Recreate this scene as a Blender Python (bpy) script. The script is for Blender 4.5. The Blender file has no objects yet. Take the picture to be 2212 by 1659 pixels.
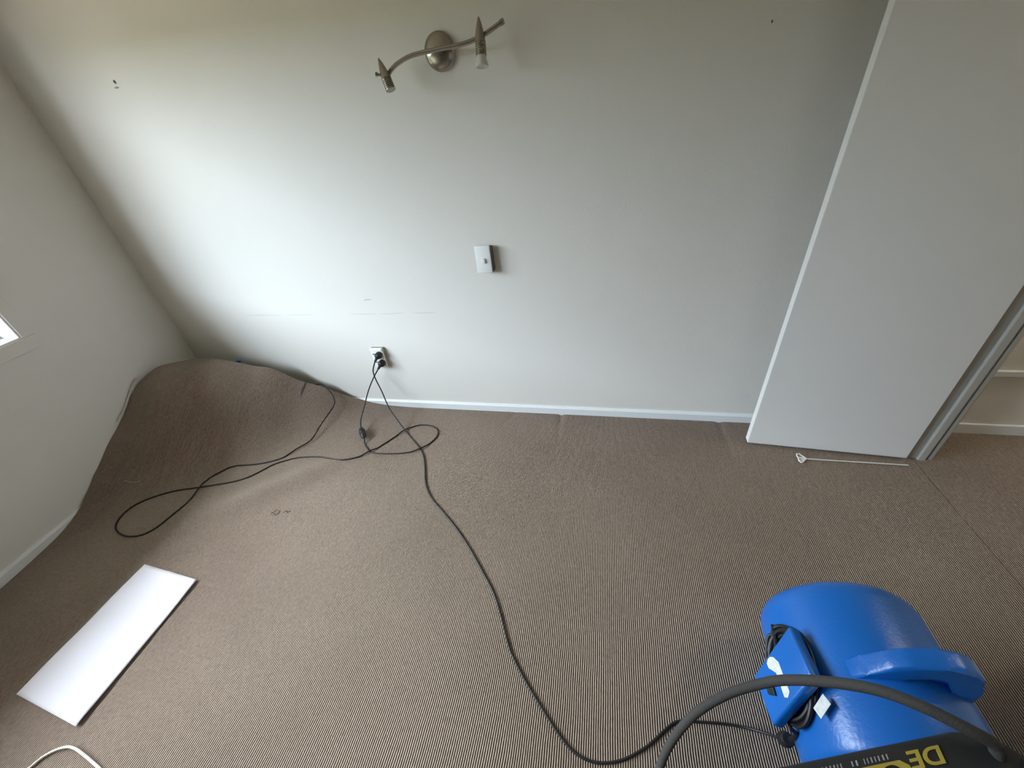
import bpy, bmesh, math, random
import numpy as np
from mathutils import Vector, Matrix

# ------------------------------------------------------------------ camera
scene = bpy.context.scene
C = scene.collection
cam_data = bpy.data.cameras.new('camera')
cam = bpy.data.objects.new('camera', cam_data)
C.objects.link(cam)
cam_data.sensor_width = 36.0
cam_data.lens = 36.0 * 831.0 / 2212.0
cam_data.clip_start = 0.02
ROT = Matrix(((0.9749784, 0.02928648, -0.22036203),
              (0.19646687, -0.57732031, 0.79252888),
              (-0.10400909, -0.81599238, -0.56862865))) @ Matrix.Diagonal((1, -1, -1))
cam.matrix_world = Matrix.Translation((0, 0, 1.35)) @ ROT.to_4x4()
scene.camera = cam

# ------------------------------------------------------------------ sky and exposure
world = bpy.data.worlds.new('overcast_sky')
scene.world = world
world.use_nodes = True
wn = world.node_tree.nodes
wl = world.node_tree.links
bg = wn['Background']
tc = wn.new('ShaderNodeTexCoord')
sep = wn.new('ShaderNodeSeparateXYZ')
mr = wn.new('ShaderNodeMapRange')
mr.inputs['From Min'].default_value = 0.0
mr.inputs['From Max'].default_value = 1.0
mr.inputs['To Min'].default_value = 0.85
mr.inputs['To Max'].default_value = 1.1
wl.new(tc.outputs['Generated'], sep.inputs[0])
wl.new(sep.outputs['Z'], mr.inputs['Value'])
mul = wn.new('ShaderNodeMath'); mul.operation = 'MULTIPLY'
mul.inputs[1].default_value = 33.5
wl.new(mr.outputs['Result'], mul.inputs[0])
bg.inputs['Color'].default_value = (0.78, 0.88, 1.04, 1)
wl.new(mul.outputs[0], bg.inputs['Strength'])

# the sun, veiled by cloud so that it is a wide soft source, stands outside the left window
sun = bpy.data.lights.new('veiled_sun', 'SUN'); sun.energy = 9.0; sun.angle = math.radians(34); sun.color = (1.0, 0.965, 0.91)
suno = bpy.data.objects.new('veiled_sun', sun); C.objects.link(suno)
suno.rotation_euler = Vector((1.0, 0.14, -0.86)).to_track_quat('-Z', 'Y').to_euler()
suno.location = (-6, 0, 6)

vs = scene.view_settings
vs.view_transform = 'Standard'
vs.look = 'None'
vs.exposure = 0.0
vs.gamma = 1.0
vs.use_curve_mapping = False

# ------------------------------------------------------------------ constants of the room
BACK_Y = 1.6263
CORNER = Vector((-2.475, BACK_Y, 0))
ANG = math.atan(0.092)
ALONG = Vector((math.sin(ANG), -math.cos(ANG), 0))     # along the left wall, away from the corner
INWARD = Vector((math.cos(ANG), math.sin(ANG), 0))
CEIL = 2.4
FRONT_Y = -3.2
RIGHT_X = 1.29
R90 = math.pi / 2

# ------------------------------------------------------------------ materials
def nodes_of(m):
    m.use_nodes = True
    return m.node_tree.nodes, m.node_tree.links, m.node_tree.nodes['Principled BSDF']

def mat(name, col, rough=0.6, metal=0.0, noise=0.0, nscale=40.0, bump=0.0, bscale=200.0, spec=0.5, coat=0.0):
    m = bpy.data.materials.new(name)
    n, l, b = nodes_of(m)
    b.inputs['Base Color'].default_value = (*col, 1)
    b.inputs['Roughness'].default_value = rough
    b.inputs['Metallic'].default_value = metal
    b.inputs['Specular IOR Level'].default_value = spec
    b.inputs['Coat Weight'].default_value = coat
    t = n.new('ShaderNodeTexCoord')
    if noise > 0:
        nt = n.new('ShaderNodeTexNoise'); nt.inputs['Scale'].default_value = nscale
        nt.inputs['Detail'].default_value = 4
        mx = n.new('ShaderNodeMix'); mx.data_type = 'RGBA'
        mx.inputs['A'].default_value = (*[c * (1 - noise) for c in col], 1)
        mx.inputs['B'].default_value = (*[min(1, c * (1 + noise)) for c in col], 1)
        l.new(t.outputs['Object'], nt.inputs['Vector'])
        l.new(nt.outputs['Fac'], mx.inputs['Factor'])
        l.new(mx.outputs['Result'], b.inputs['Base Color'])
    if bump > 0:
        nb = n.new('ShaderNodeTexNoise'); nb.inputs['Scale'].default_value = bscale
        nb.inputs['Detail'].default_value = 3
        bp = n.new('ShaderNodeBump'); bp.inputs['Strength'].default_value = bump
        bp.inputs['Distance'].default_value = 0.002
        l.new(t.outputs['Object'], nb.inputs['Vector'])
        l.new(nb.outputs['Fac'], bp.inputs['Height'])
        l.new(bp.outputs['Normal'], b.inputs['Normal'])
    return m

M = {}
M['wall'] = mat('painted_plaster', (0.75, 0.718, 0.668), 0.7, noise=0.015, nscale=6, bump=0.25, bscale=160)
M['ceiling'] = mat('ceiling_paint', (0.66, 0.61, 0.52), 0.8, noise=0.01)
M['trim'] = mat('gloss_trim_paint', (0.80, 0.81, 0.82), 0.35, noise=0.01, bump=0.05, bscale=60)
M['door'] = mat('door_paint', (0.82, 0.805, 0.785), 0.42, noise=0.012, nscale=8, bump=0.12, bscale=240)
M['subfloor'] = mat('subfloor_board', (0.16, 0.12, 0.08), 0.8, noise=0.3, nscale=12)
M['plastic_white'] = mat('white_plastic', (0.85, 0.85, 0.84), 0.35, noise=0.01)
M['block_brown'] = mat('mounting_block_brown', (0.10, 0.085, 0.065), 0.6, noise=0.15)
M['block_tan'] = mat('mounting_block_tan', (0.36, 0.31, 0.25), 0.6, noise=0.12)
M['rubber'] = mat('black_rubber', (0.006, 0.006, 0.007), 0.5, noise=0.2)
M['cord_brown'] = mat('black_cord', (0.008, 0.0065, 0.0065), 0.55, noise=0.2)
M['steel'] = mat('brushed_steel', (0.36, 0.33, 0.28), 0.26, metal=1.0, noise=0.06, nscale=90)
M['lamp_white'] = mat('lamp_glass', (0.62, 0.60, 0.56), 0.3, noise=0.03)
M['blue'] = mat('blue_polyethylene', (0.006, 0.115, 0.43), 0.30, noise=0.05, nscale=10, bump=0.25, bscale=140)
M['grey_plastic'] = mat('charcoal_plastic', (0.022, 0.021, 0.023), 0.65, noise=0.15, bump=0.3, bscale=500)
M['black_plastic'] = mat('black_plastic', (0.008, 0.008, 0.009), 0.5, noise=0.1)
M['hose'] = mat('grey_braid', (0.05, 0.045, 0.040), 0.8, noise=0.35, nscale=500, bump=0.6, bscale=600)
M['yellow'] = mat('yellow_print', (0.55, 0.42, 0.06), 0.6, noise=0.1, nscale=200)
M['white_print'] = mat('white_print', (0.45, 0.45, 0.45), 0.6, noise=0.05)
M['paper'] = mat('white_paper', (0.76, 0.73, 0.80), 0.75, noise=0.01)
M['label'] = mat('silver_label', (0.62, 0.62, 0.60), 0.4, noise=0.25, nscale=120)
M['cable_white'] = mat('white_cable', (0.75, 0.72, 0.66), 0.5, noise=0.02)
M['clear_stick'] = mat('translucent_plastic', (0.62, 0.60, 0.57), 0.35, noise=0.03)
M['mark'] = mat('scuff_mark', (0.30, 0.28, 0.25), 0.8, noise=0.2, nscale=60)
M['crackmark'] = mat('hairline_crack', (0.56, 0.56, 0.56), 0.8, noise=0.1, nscale=30)
M['hole'] = mat('screw_hole_dark', (0.10, 0.08, 0.06), 0.9, noise=0.3)
M['thread'] = mat('loose_thread', (0.12, 0.10, 0.08), 0.9, noise=0.2)
M['thread_pale'] = mat('loose_pale_thread', (0.42, 0.38, 0.32), 0.9, noise=0.1)
M['backing'] = mat('carpet_backing', (0.55, 0.52, 0.46), 0.9, noise=0.2, nscale=80)
M['outside'] = mat('outside_ground', (0.22, 0.165, 0.09), 0.9, noise=0.2, nscale=1.5)
M['blocker_olive'] = mat('horizon_blocker_olive', (0.10, 0.10, 0.045), 0.9, noise=0.4, nscale=9)  # olive of the added block outside, tints the light from outside
M['jamb'] = mat('jamb_paint', (0.46, 0.45, 0.42), 0.5, noise=0.06, nscale=20)
M['rear_brown'] = mat('bounce_cut_brown', (0.30, 0.21, 0.13), 0.5, noise=0.2, nscale=5)  # dark brown picked for the unseen rear wall to cut bounced light
M['eave_paint'] = mat('light_cut_eave_paint', (0.55, 0.54, 0.50), 0.8, noise=0.02)

# ribbed loop-pile carpet
def carpet_material():
    m = bpy.data.materials.new('ribbed_loop_carpet')
    n, l, b = nodes_of(m)
    b.inputs['Roughness'].default_value = 0.95
    b.inputs['Specular IOR Level'].default_value = 0.1
    b.inputs['Sheen Weight'].default_value = 0.15
    uv = n.new('ShaderNodeUVMap'); uv.uv_map = 'plan'
    sp = n.new('ShaderNodeSeparateXYZ'); l.new(uv.outputs[0], sp.inputs[0])
    def math_(op, a, bb=None, c=None):
        k = n.new('ShaderNodeMath'); k.operation = op
        for i, v in enumerate((a, bb, c)):
            if v is None: continue
            if isinstance(v, (int, float)): k.inputs[i].default_value = v
            else: l.new(v, k.inputs[i])
        return k.outputs[0]
    # wobble of the ribs
    wob = n.new('ShaderNodeTexNoise'); wob.inputs['Scale'].default_value = 9; wob.inputs['Detail'].default_value = 2
    l.new(uv.outputs[0], wob.inputs['Vector'])
    xw = math_('ADD', sp.outputs['X'], math_('MULTIPLY', wob.outputs['Fac'], 0.006))
    ph = math_('MULTIPLY', xw, 2 * math.pi / 0.0061)
    rib = math_('MULTIPLY_ADD', math_('SINE', ph), 0.5, 0.5)
    # loops along each rib
    cmb = n.new('ShaderNodeCombineXYZ')
    l.new(math_('MULTIPLY', sp.outputs['X'], 165.0), cmb.inputs['X'])
    l.new(math_('MULTIPLY', sp.outputs['Y'], 75.0), cmb.inputs['Y'])
    lp = n.new('ShaderNodeTexNoise'); lp.inputs['Scale'].default_value = 1.0; lp.inputs['Detail'].default_value = 3
    lp.inputs['Roughness'].default_value = 0.7
    l.new(cmb.outputs[0], lp.inputs['Vector'])
    big = n.new('ShaderNodeTexNoise'); big.inputs['Scale'].default_value = 1.7; big.inputs['Detail'].default_value = 5
    l.new(uv.outputs[0], big.inputs['Vector'])
    hgt = math_('MULTIPLY', rib, math_('MULTIPLY_ADD', lp.outputs['Fac'], 1.1, 0.45))
    ramp = n.new('ShaderNodeValToRGB')
    e = ramp.color_ramp.elements
    e[0].position = 0.12; e[0].color = (0.038, 0.029, 0.023, 1)
    e[1].position = 1.0; e[1].color = (0.54, 0.424, 0.338, 1)
    mid = e.new(0.45); mid.color = (0.212, 0.163, 0.129, 1)
    l.new(hgt, ramp.inputs['Fac'])
    mx = n.new('ShaderNodeMix'); mx.data_type = 'RGBA'; mx.blend_type = 'MULTIPLY'
    mx.inputs['Factor'].default_value = 1.0
    rb = n.new('ShaderNodeValToRGB')
    rb.color_ramp.elements[0].color = (0.80, 0.79, 0.78, 1); rb.color_ramp.elements[0].position = 0.3
    rb.color_ramp.elements[1].color = (1.0, 1.0, 1.0, 1); rb.color_ramp.elements[1].position = 0.7
    l.new(big.outputs['Fac'], rb.inputs['Fac'])
    l.new(ramp.outputs['Color'], mx.inputs['A']); l.new(rb.outputs['Color'], mx.inputs['B'])
    l.new(mx.outputs['Result'], b.inputs['Base Color'])
    bp = n.new('ShaderNodeBump'); bp.inputs['Strength'].default_value = 0.55; bp.inputs['Distance'].default_value = 0.003
    l.new(hgt, bp.inputs['Height'])
    l.new(bp.outputs['Normal'], b.inputs['Normal'])
    return m
M['carpet'] = carpet_material()

def glass_material():
    m = bpy.data.materials.new('window_glass')
    m.use_nodes = True
    n, l = m.node_tree.nodes, m.node_tree.links
    n.remove(n['Principled BSDF'])
    out = n['Material Output']
    tr = n.new('ShaderNodeBsdfTransparent'); tr.inputs[0].default_value = (0.95, 0.98, 0.97, 1)
    gl = n.new('ShaderNodeBsdfGlossy'); gl.inputs['Roughness'].default_value = 0.02
    ms = n.new('ShaderNodeMixShader'); ms.inputs[0].default_value = 0.06
    l.new(tr.outputs[0], ms.inputs[1]); l.new(gl.outputs[0], ms.inputs[2]); l.new(ms.outputs[0], out.inputs['Surface'])
    return m
M['glass'] = glass_material()
_o = mat('fill_emitter', (0.9, 0.85, 0.7), 0.4, noise=0.01)  # glowing material of the added hallway fill light
_o.node_tree.nodes['Principled BSDF'].inputs['Emission Color'].default_value = (1.0, 0.95, 0.80, 1)
_o.node_tree.nodes['Principled BSDF'].inputs['Emission Strength'].default_value = 90.0
M['opal'] = _o

# ------------------------------------------------------------------ mesh helpers
def link_bm(name, bm, material, parent=None, smooth=False, label=None, loc=None):
    me = bpy.data.meshes.new(name)
    bmesh.ops.recalc_face_normals(bm, faces=bm.faces)
    bm.to_mesh(me); bm.free()
    if material: me.materials.append(M[material] if isinstance(material, str) else material)
    if smooth:
        me.shade_smooth()
        me.set_sharp_from_angle(angle=math.radians(40))
    o = bpy.data.objects.new(name, me)
    C.objects.link(o)
    if parent: o.parent = parent
    if label: o['label'] = label
    if loc is not None: o.location = loc
    return o

def box_bm(x0, x1, y0, y1, z0, z1, bevel=0.0, seg=2, bm=None):
    b = bm or bmesh.new()
    vs_ = [b.verts.new((x, y, z)) for x in (x0, x1) for y in (y0, y1) for z in (z0, z1)]
    idx = [(0, 1, 3, 2), (4, 6, 7, 5), (0, 4, 5, 1), (2, 3, 7, 6), (0, 2, 6, 4), (1, 5, 7, 3)]
    fs = [b.faces.new([vs_[i] for i in f]) for f in idx]
    if bevel > 0:
        es = list({e for f in fs for e in f.edges})
        bmesh.ops.bevel(b, geom=es, offset=bevel, segments=seg, affect='EDGES', profile=0.5)
    return b

def wall_box_bm(s0, s1, n0, n1, z0, z1, bevel=0.0, seg=2, bm=None):
    """box in the frame of the left wall (s along the wall from the corner, n into the room)"""
    b = box_bm(s0, s1, n0, n1, z0, z1, bevel, seg, None)
    for v in b.verts:
        v.co = CORNER + ALONG * v.co.x + INWARD * v.co.y + Vector((0, 0, v.co.z))
    if bm is None: return b
    me = bpy.data.meshes.new('tmp'); b.to_mesh(me); b.free(); bm.from_mesh(me); bpy.data.meshes.remove(me)
    return bm

def catmull(pts, per=8):
    P = [Vector(p) for p in pts]
    P = [P[0] * 2 - P[1]] + P + [P[-1] * 2 - P[-2]]
    out = []
    for i in range(1, len(P) - 2):
        p0, p1, p2, p3 = P[i - 1:i + 3]
        for k in range(per):
            t = k / per
            out.append(0.5 * ((2 * p1) + (p2 - p0) * t + (2 * p0 - 5 * p1 + 4 * p2 - p3) * t * t + (3 * p1 - p0 - 3 * p2 + p3) * t ** 3))
    out.append(P[-2].copy())
    return out

def tube_bm(path, rad, seg=10, cap=True, bm=None, closed=False):
    b = bm or bmesh.new()
    path = [Vector(p) for p in path]
    n = len(path)
    rr = rad if hasattr(rad, '__len__') else [rad] * n
    tans = []
    for i in range(n):
        a = path[max(0, i - 1)] if not closed else path[(i - 1) % n]
        c = path[min(n - 1, i + 1)] if not closed else path[(i + 1) % n]
        t = (c - a)
        tans.append(t.normalized() if t.length > 1e-9 else Vector((0, 0, 1)))
    up = Vector((0, 0, 1)) if abs(tans[0].z) < 0.9 else Vector((1, 0, 0))
    nrm = (up - tans[0] * up.dot(tans[0])).normalized()
    rings = []
    for i in range(n):
        if i > 0:
            q = tans[i - 1].rotation_difference(tans[i]); nrm = q @ nrm
            nrm = (nrm - tans[i] * nrm.dot(tans[i])).normalized()
        bn = tans[i].cross(nrm)
        rings.append([b.verts.new(path[i] + (nrm * math.cos(2 * math.pi * k / seg) + bn * math.sin(2 * math.pi * k / seg)) * rr[i]) for k in range(seg)])
    m = n if closed else n - 1
    for i in range(m):
        A, B = rings[i], rings[(i + 1) % n]
        for k in range(seg):
            b.faces.new((A[k], A[(k + 1) % seg], B[(k + 1) % seg], B[k]))
    if cap and not closed:
        b.faces.new(rings[0][::-1]); b.faces.new(rings[-1])
    return b

def lathe_bm(profile, p0, p1, seg=32, bm=None, sx=1.0, sy=1.0, ref=None):
    """profile = list of (t along axis in metres, radius); axis starts at p0 and heads to p1"""
    b = bm or bmesh.new()
    p0, p1 = Vector(p0), Vector(p1)
    ax = (p1 - p0).normalized()
    up = ref or (Vector((0, 0, 1)) if abs(ax.z) < 0.9 else Vector((1, 0, 0)))
    u = (up - ax * up.dot(ax)).normalized(); v = ax.cross(u)
    rings = []
    for t, r in profile:
        if r < 1e-6:
            rings.append([b.verts.new(p0 + ax * t)])
        else:
            rings.append([b.verts.new(p0 + ax * t + (u * math.cos(2 * math.pi * k / seg) * sx + v * math.sin(2 * math.pi * k / seg) * sy) * r) for k in range(seg)])
    for A, B in zip(rings, rings[1:]):
        for k in range(seg):
            k2 = (k + 1) % seg
            if len(A) == 1 and len(B) == 1: continue
            if len(A) == 1: b.faces.new((A[0], B[k2], B[k]))
            elif len(B) == 1: b.faces.new((A[k], A[k2], B[0]))
            else: b.faces.new((A[k], A[k2], B[k2], B[k]))
    if len(rings[0]) > 1: b.faces.new(rings[0][::-1])
    if len(rings[-1]) > 1: b.faces.new(rings[-1])
    return b

def prism_bm(poly, axis_vec, depth, bevel=0.0, seg=3):
    """closed polygon (3-D points) extruded by axis_vec*depth"""
    b = bmesh.new()
    av = Vector(axis_vec) * depth
    A = [b.verts.new(Vector(p)) for p in poly]
    B = [b.verts.new(Vector(p) + av) for p in poly]
    n = len(poly)
    b.faces.new(A[::-1]); b.faces.new(B)
    for i in range(n):
        b.faces.new((A[i], A[(i + 1) % n], B[(i + 1) % n], B[i]))
    if bevel > 0:
        bmesh.ops.bevel(b, geom=list(b.edges), offset=bevel, segments=seg, affect='EDGES', profile=0.5)
    return b

def tag(o, label, cat, group=None):
    o['label'] = label; o['category'] = cat
    if group: o['group'] = group
    return o

def struct(o, label=None):
    o['kind'] = 'structure'
    if label: o['label'] = label
    return o

def thing(name, label, cat, loc=(0, 0, 0)):
    o = bpy.data.objects.new(name, None)
    o.empty_display_size = 0.05
    C.objects.link(o)
    o.location = loc
    bpy.context.view_layer.update()
    return tag(o, label, cat)

def adopt(parent, *kids):
    """parent meshes that were built in world coordinates"""
    for k in kids:
        k.parent = parent
        k.matrix_parent_inverse = Matrix.Translation(parent.location).inverted()
    return kids[0]

#CARPET-BEGIN
# ------------------------------------------------------------------ carpet height field (billowed up in the corner)
EDGE_PTS = [(-2.345, 0.349, 0.0), (-2.36, 0.511, 0.010), (-2.376, 0.684, 0.046), (-2.388, 0.809, 0.111), (-2.401, 0.956, 0.2),
            (-2.417, 1.129, 0.299), (-2.426, 1.22, 0.368), (-2.413, 1.284, 0.4), (-2.38, 1.357, 0.425), (-2.34, 1.44, 0.41), (-2.225, 1.496, 0.399),
            (-2.042, 1.496, 0.378), (-1.919, 1.511, 0.34), (-1.794, 1.526, 0.302), (-1.694, 1.546, 0.22), (-1.585, 1.576, 0.159),
            (-1.498, 1.596, 0.097), (-1.399, 1.611, 0.048), (-1.224, 1.614, 0.010), (-1.05, 1.614, 0.0)]
FOOT_PTS = [(-2.30, 0.60), (-2.22, 0.68), (-2.09, 0.82), (-1.94, 0.96), (-1.74, 1.12), (-1.57, 1.27), (-1.42, 1.38), (-1.28, 1.46), (-1.12, 1.5)]
MID_PTS = [(-2.31, 1.22, 0.350), (-2.22, 1.36, 0.385), (-2.02, 1.405, 0.345), (-1.86, 1.45, 0.275), (-1.72, 1.49, 0.17),
           (-2.22, 1.09, 0.175), (-2.07, 1.20, 0.165), (-1.90, 1.30, 0.120), (-1.74, 1.385, 0.080), (-1.58, 1.47, 0.065),
           (-2.29, 0.92, 0.090), (-2.15, 0.99, 0.060), (-2.00, 1.09, 0.055), (-1.82, 1.21, 0.038)]
def _tps():
    P = [p for p in EDGE_PTS] + [(x, y, 0.0) for x, y in FOOT_PTS] + list(MID_PTS)
    for x, y in FOOT_PTS:                                    # flat floor beyond the foot of the billow
        P.append((x + 0.14, y - 0.16, -0.004)); P.append((x + 0.45, y - 0.5, -0.006))
    P += [(-2.3, 0.3, -0.004), (-2.2, 0.0, -0.006), (0, 1.6, -0.006), (0.6, 1.6, -0.006), (0, 0, -0.006), (-0.6, 1.6, -0.006), (-0.85, 1.61, -0.003), (-0.7, 1.3, -0.006)]
    P = np.array(P)
    n = len(P)
    d = np.hypot(P[:, None, 0] - P[None, :, 0], P[:, None, 1] - P[None, :, 1])
    K = np.where(d > 0, d * d * np.log(np.maximum(d, 1e-9)), 0) + np.eye(n) * 0.0004
    Q = np.c_[np.ones(n), P[:, :2]]
    A = np.block([[K, Q], [Q.T, np.zeros((3, 3))]])
    w = np.linalg.solve(A, np.r_[P[:, 2], 0, 0, 0])
    return P, w
_TP, _TW = _tps()
def carpet_z(x, y):
    x = np.asarray(x, float); y = np.asarray(y, float)
    sh = x.shape; xf = x.ravel(); yf = y.ravel()
    z = np.zeros_like(xf)
    near = (xf < -0.3) & (yf > 0.0)
    xs, ys = xf[near], yf[near]
    d = np.hypot(xs[:, None] - _TP[None, :, 0], ys[:, None] - _TP[None, :, 1])
    U = np.where(d > 0, d * d * np.log(np.maximum(d, 1e-9)), 0)
    n = len(_TP)
    z[near] = U @ _TW[:n] + _TW[n] + _TW[n + 1] * xs + _TW[n + 2] * ys
    z = 0.5 * (z + np.sqrt(z * z + 0.00003)) - 0.0027        # smooth clamp at the floor
    z = np.maximum(z, 0.0)
    # a low fold running out of the billow
    a = np.array((-1.72, 0.80)); b = np.array((-1.26, 1.16)); ab = b - a
    t = np.clip(((xf - a[0]) * ab[0] + (yf - a[1]) * ab[1]) / (ab @ ab), 0, 1)
    dd = np.hypot(xf - a[0] - t * ab[0], yf - a[1] - t * ab[1])
    z += 0.028 * np.exp(-(dd / 0.065) ** 2) * np.sin(np.pi * np.clip(t * 0.8 + 0.1, 0, 1))
    # shallow creases near the back wall
    for (ax, ay, bx, by, w, dp) in ((-0.194, 1.62, -0.195, 1.43, 0.013, 0.007), (0.587, 1.62, 0.594, 1.38, 0.014, 0.007), (-0.45, 1.6, -0.50, 1.50, 0.013, 0.004)):
        a = np.array((ax, ay)); b = np.array((bx, by)); ab = b - a
        t = np.clip(((xf - a[0]) * ab[0] + (yf - a[1]) * ab[1]) / (ab @ ab), 0, 1)
        dd = np.hypot(xf - a[0] - t * ab[0], yf - a[1] - t * ab[1])
        z -= dp * np.exp(-(dd / w) ** 2) * (1 - 0.6 * t)
    return z.reshape(sh)
_EX = np.array([-2.43, -2.416, -2.385, -2.34, -2.29, -2.225, -2.042, -1.919, -1.794, -1.694, -1.585, -1.498, -1.399, -1.224, -1.05, 1.3])
_EY = np.array([1.19, 1.27, 1.352, 1.43, 1.475, 1.496, 1.496, 1.511, 1.526, 1.546, 1.576, 1.596, 1.611, 1.614, 1.614, 1.614])
def carpet_back_edge(x):
    return np.interp(x, _EX, _EY)
#CARPET-END

# ------------------------------------------------------------------ setting: floors
fl = link_bm('subfloor', box_bm(-2.8, 2.7, FRONT_Y - 0.1, BACK_Y + 0.12, -0.12, -0.026), 'subfloor')
struct(fl, 'dark timber subfloor underneath the loose carpet')

def build_carpet():
    nu, nv = 420, 300
    u = np.linspace(0, 1, nu); v = np.linspace(0, 1, nv) ** 0.7
    U, V = np.meshgrid(u, v, indexing='ij')
    y = FRONT_Y + 0.02 + V * (1.58 - FRONT_Y)
    for _ in range(4):
        lift = np.clip((y - 0.70) / 0.12, 0, 1)              # above the skirting the edge lies against the wall
        xl = -2.475 - 0.092 * (y - BACK_Y) + 0.014 - 0.012 * lift
        x = xl + U * (RIGHT_X - xl)
        ye = carpet_back_edge(x)
        y = FRONT_Y + 0.02 + V * (ye - FRONT_Y - 0.02)
    z = carpet_z(x, y)
    P = np.stack([x, y, z], -1)
    N = np.cross(np.gradient(P, axis=0), np.gradient(P, axis=1)); N /= np.linalg.norm(N, axis=2, keepdims=True)
    Q = P - N * 0.010
    n = nu * nv
    idx = np.arange(n).reshape(nu, nv)
    top = np.stack([idx[:-1, :-1], idx[1:, :-1], idx[1:, 1:], idx[:-1, 1:]], -1).reshape(-1, 4)
    ring = np.concatenate([idx[:, 0], idx[-1, 1:], idx[-2::-1, -1], idx[0, -2:0:-1]])
    m = len(ring)
    verts = np.concatenate([P.reshape(-1, 3), Q.reshape(-1, 3), P.reshape(-1, 3)[ring], Q.reshape(-1, 3)[ring]])
    k = np.arange(m); k2 = (k + 1) % m
    rim = np.stack([2 * n + k, 2 * n + m + k, 2 * n + m + k2, 2 * n + k2], -1)
    faces = np.concatenate([top, top[:, ::-1] + n, rim])
    me = bpy.data.meshes.new('floor')
    me.from_pydata(verts.tolist(), [], faces.tolist())
    uvl = me.uv_layers.new(name='plan')
    li = np.zeros(len(me.loops), dtype=np.int32); me.loops.foreach_get('vertex_index', li)
    # part of the stretch goes into the rib spacing over the slopes
    sx = np.concatenate([np.zeros((1, nv)), np.cumsum(np.linalg.norm(np.diff(P, axis=0), axis=2), axis=0)], 0)
    sx = P[-1:, :, 0] - (sx[-1:] - sx)
    us = 0.5 * sx + 0.5 * P[:, :, 0]
    uv = np.stack([us.reshape(-1), P[:, :, 1].reshape(-1)], -1)
    uv = np.concatenate([uv, uv, uv[ring], uv[ring]])
    uvl.data.foreach_set('uv', uv[li].astype(np.float32).ravel())
    me.materials.append(M['carpet']); me.materials.append(M['backing'])
    mi = np.zeros(len(faces), dtype=np.int32); mi[len(top):2 * len(top)] = 1
    me.polygons.foreach_set('material_index', mi)
    me.shade_smooth()
    o = bpy.data.objects.new('floor', me); C.objects.link(o)
    return o
carpet = build_carpet()
struct(carpet, 'beige ribbed loop pile carpet covering the room, billowed up in the left corner')

# frayed pale selvedge where the lifted edge meets the left wall
fray = [(-2.412, 1.06, 0.276), (-2.418, 1.13, 0.315), (-2.424, 1.19, 0.362), (-2.426, 1.235, 0.394), (-2.416, 1.275, 0.414)]
fr = link_bm('frayed_edge', tube_bm(catmull(fray, 5), [0.0045 + 0.002 * math.sin(i * 1.9) for i in range(21)], 6), 'backing', smooth=True)
fr.parent = carpet; fr['label'] = 'pale frayed edge of the lifted carpet'
slit = link_bm('slit', tube_bm(catmull([(-1.672, 1.552, float(carpet_z(-1.672, 1.552)) + 0.001), (-1.684, 1.52, float(carpet_z(-1.684, 1.52)) + 0.001), (-1.690, 1.49, float(carpet_z(-1.69, 1.49)) + 0.0)], 4), [0.004, 0.005, 0.006, 0.006, 0.005, 0.005, 0.004, 0.003, 0.001], 6), 'hole', smooth=True)
slit.parent = carpet; slit['label'] = 'short dark cut in the carpet edge'

def hall_floor():
    b = box_bm(RIGHT_X, 2.6, -0.6, BACK_Y, -0.02, -0.001)
    uvl = b.loops.layers.uv.new('plan')
    for f in b.faces:
        for lo in f.loops: lo[uvl].uv = (lo.vert.co.x, lo.vert.co.y)
    return link_bm('floor_hall', b, 'carpet')
struct(hall_floor(), 'dim carpet of the hallway beyond the open door')

# ------------------------------------------------------------------ setting: walls, ceiling
wb = link_bm('wall_back', box_bm(-2.6, RIGHT_X + 0.09, BACK_Y, BACK_Y + 0.1, -0.1, CEIL), 'wall')
struct(wb, 'pale painted back wall')
struct(link_bm('wall_hall', box_bm(RIGHT_X + 0.09, 2.7, BACK_Y, BACK_Y + 0.1, -0.1, CEIL), 'wall'), 'dim hallway wall seen past the door')
struct(link_bm('wall_hall_end', box_bm(2.6, 2.7, -0.6, BACK_Y, -0.1, CEIL), 'wall'))
struct(link_bm('wall_hall_front', box_bm(RIGHT_X + 0.07, 2.7, -0.7, -0.6, -0.1, CEIL), 'wall'))
struct(link_bm('wall_front', box_bm(-2.8, RIGHT_X + 0.07, FRONT_Y - 0.1, FRONT_Y, -0.1, CEIL), 'rear_brown'))
b = box_bm(RIGHT_X, RIGHT_X + 0.07, FRONT_Y, 0.735, -0.1, CEIL)
box_bm(RIGHT_X, RIGHT_X + 0.07, 0.735, 1.46, 2.02, CEIL, bm=b)
box_bm(RIGHT_X, RIGHT_X + 0.07, 1.46, BACK_Y, -0.1, CEIL, bm=b)
struct(link_bm('wall_right', b, 'wall'))
struct(link_bm('ceiling', box_bm(-3.0, 2.7, FRONT_Y - 0.1, BACK_Y + 0.1, CEIL, CEIL + 0.1), 'ceiling'))

# left wall with its window opening
WS0, WS1, WZ0, WZ1 = 0.622, 2.6, 0.79, 1.82
TH = 0.13
b = wall_box_bm(-0.12, WS0, -TH, 0, -0.1, CEIL)
wall_box_bm(WS1, 5.1, -TH, 0, -0.1, CEIL, bm=b)
wall_box_bm(WS0, WS1, -TH, 0, -0.1, WZ0, bm=b)
wall_box_bm(WS0, WS1, -TH, 0, WZ1, CEIL, bm=b)
struct(link_bm('wall_left', b, 'wall'), 'left wall with the window')

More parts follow.
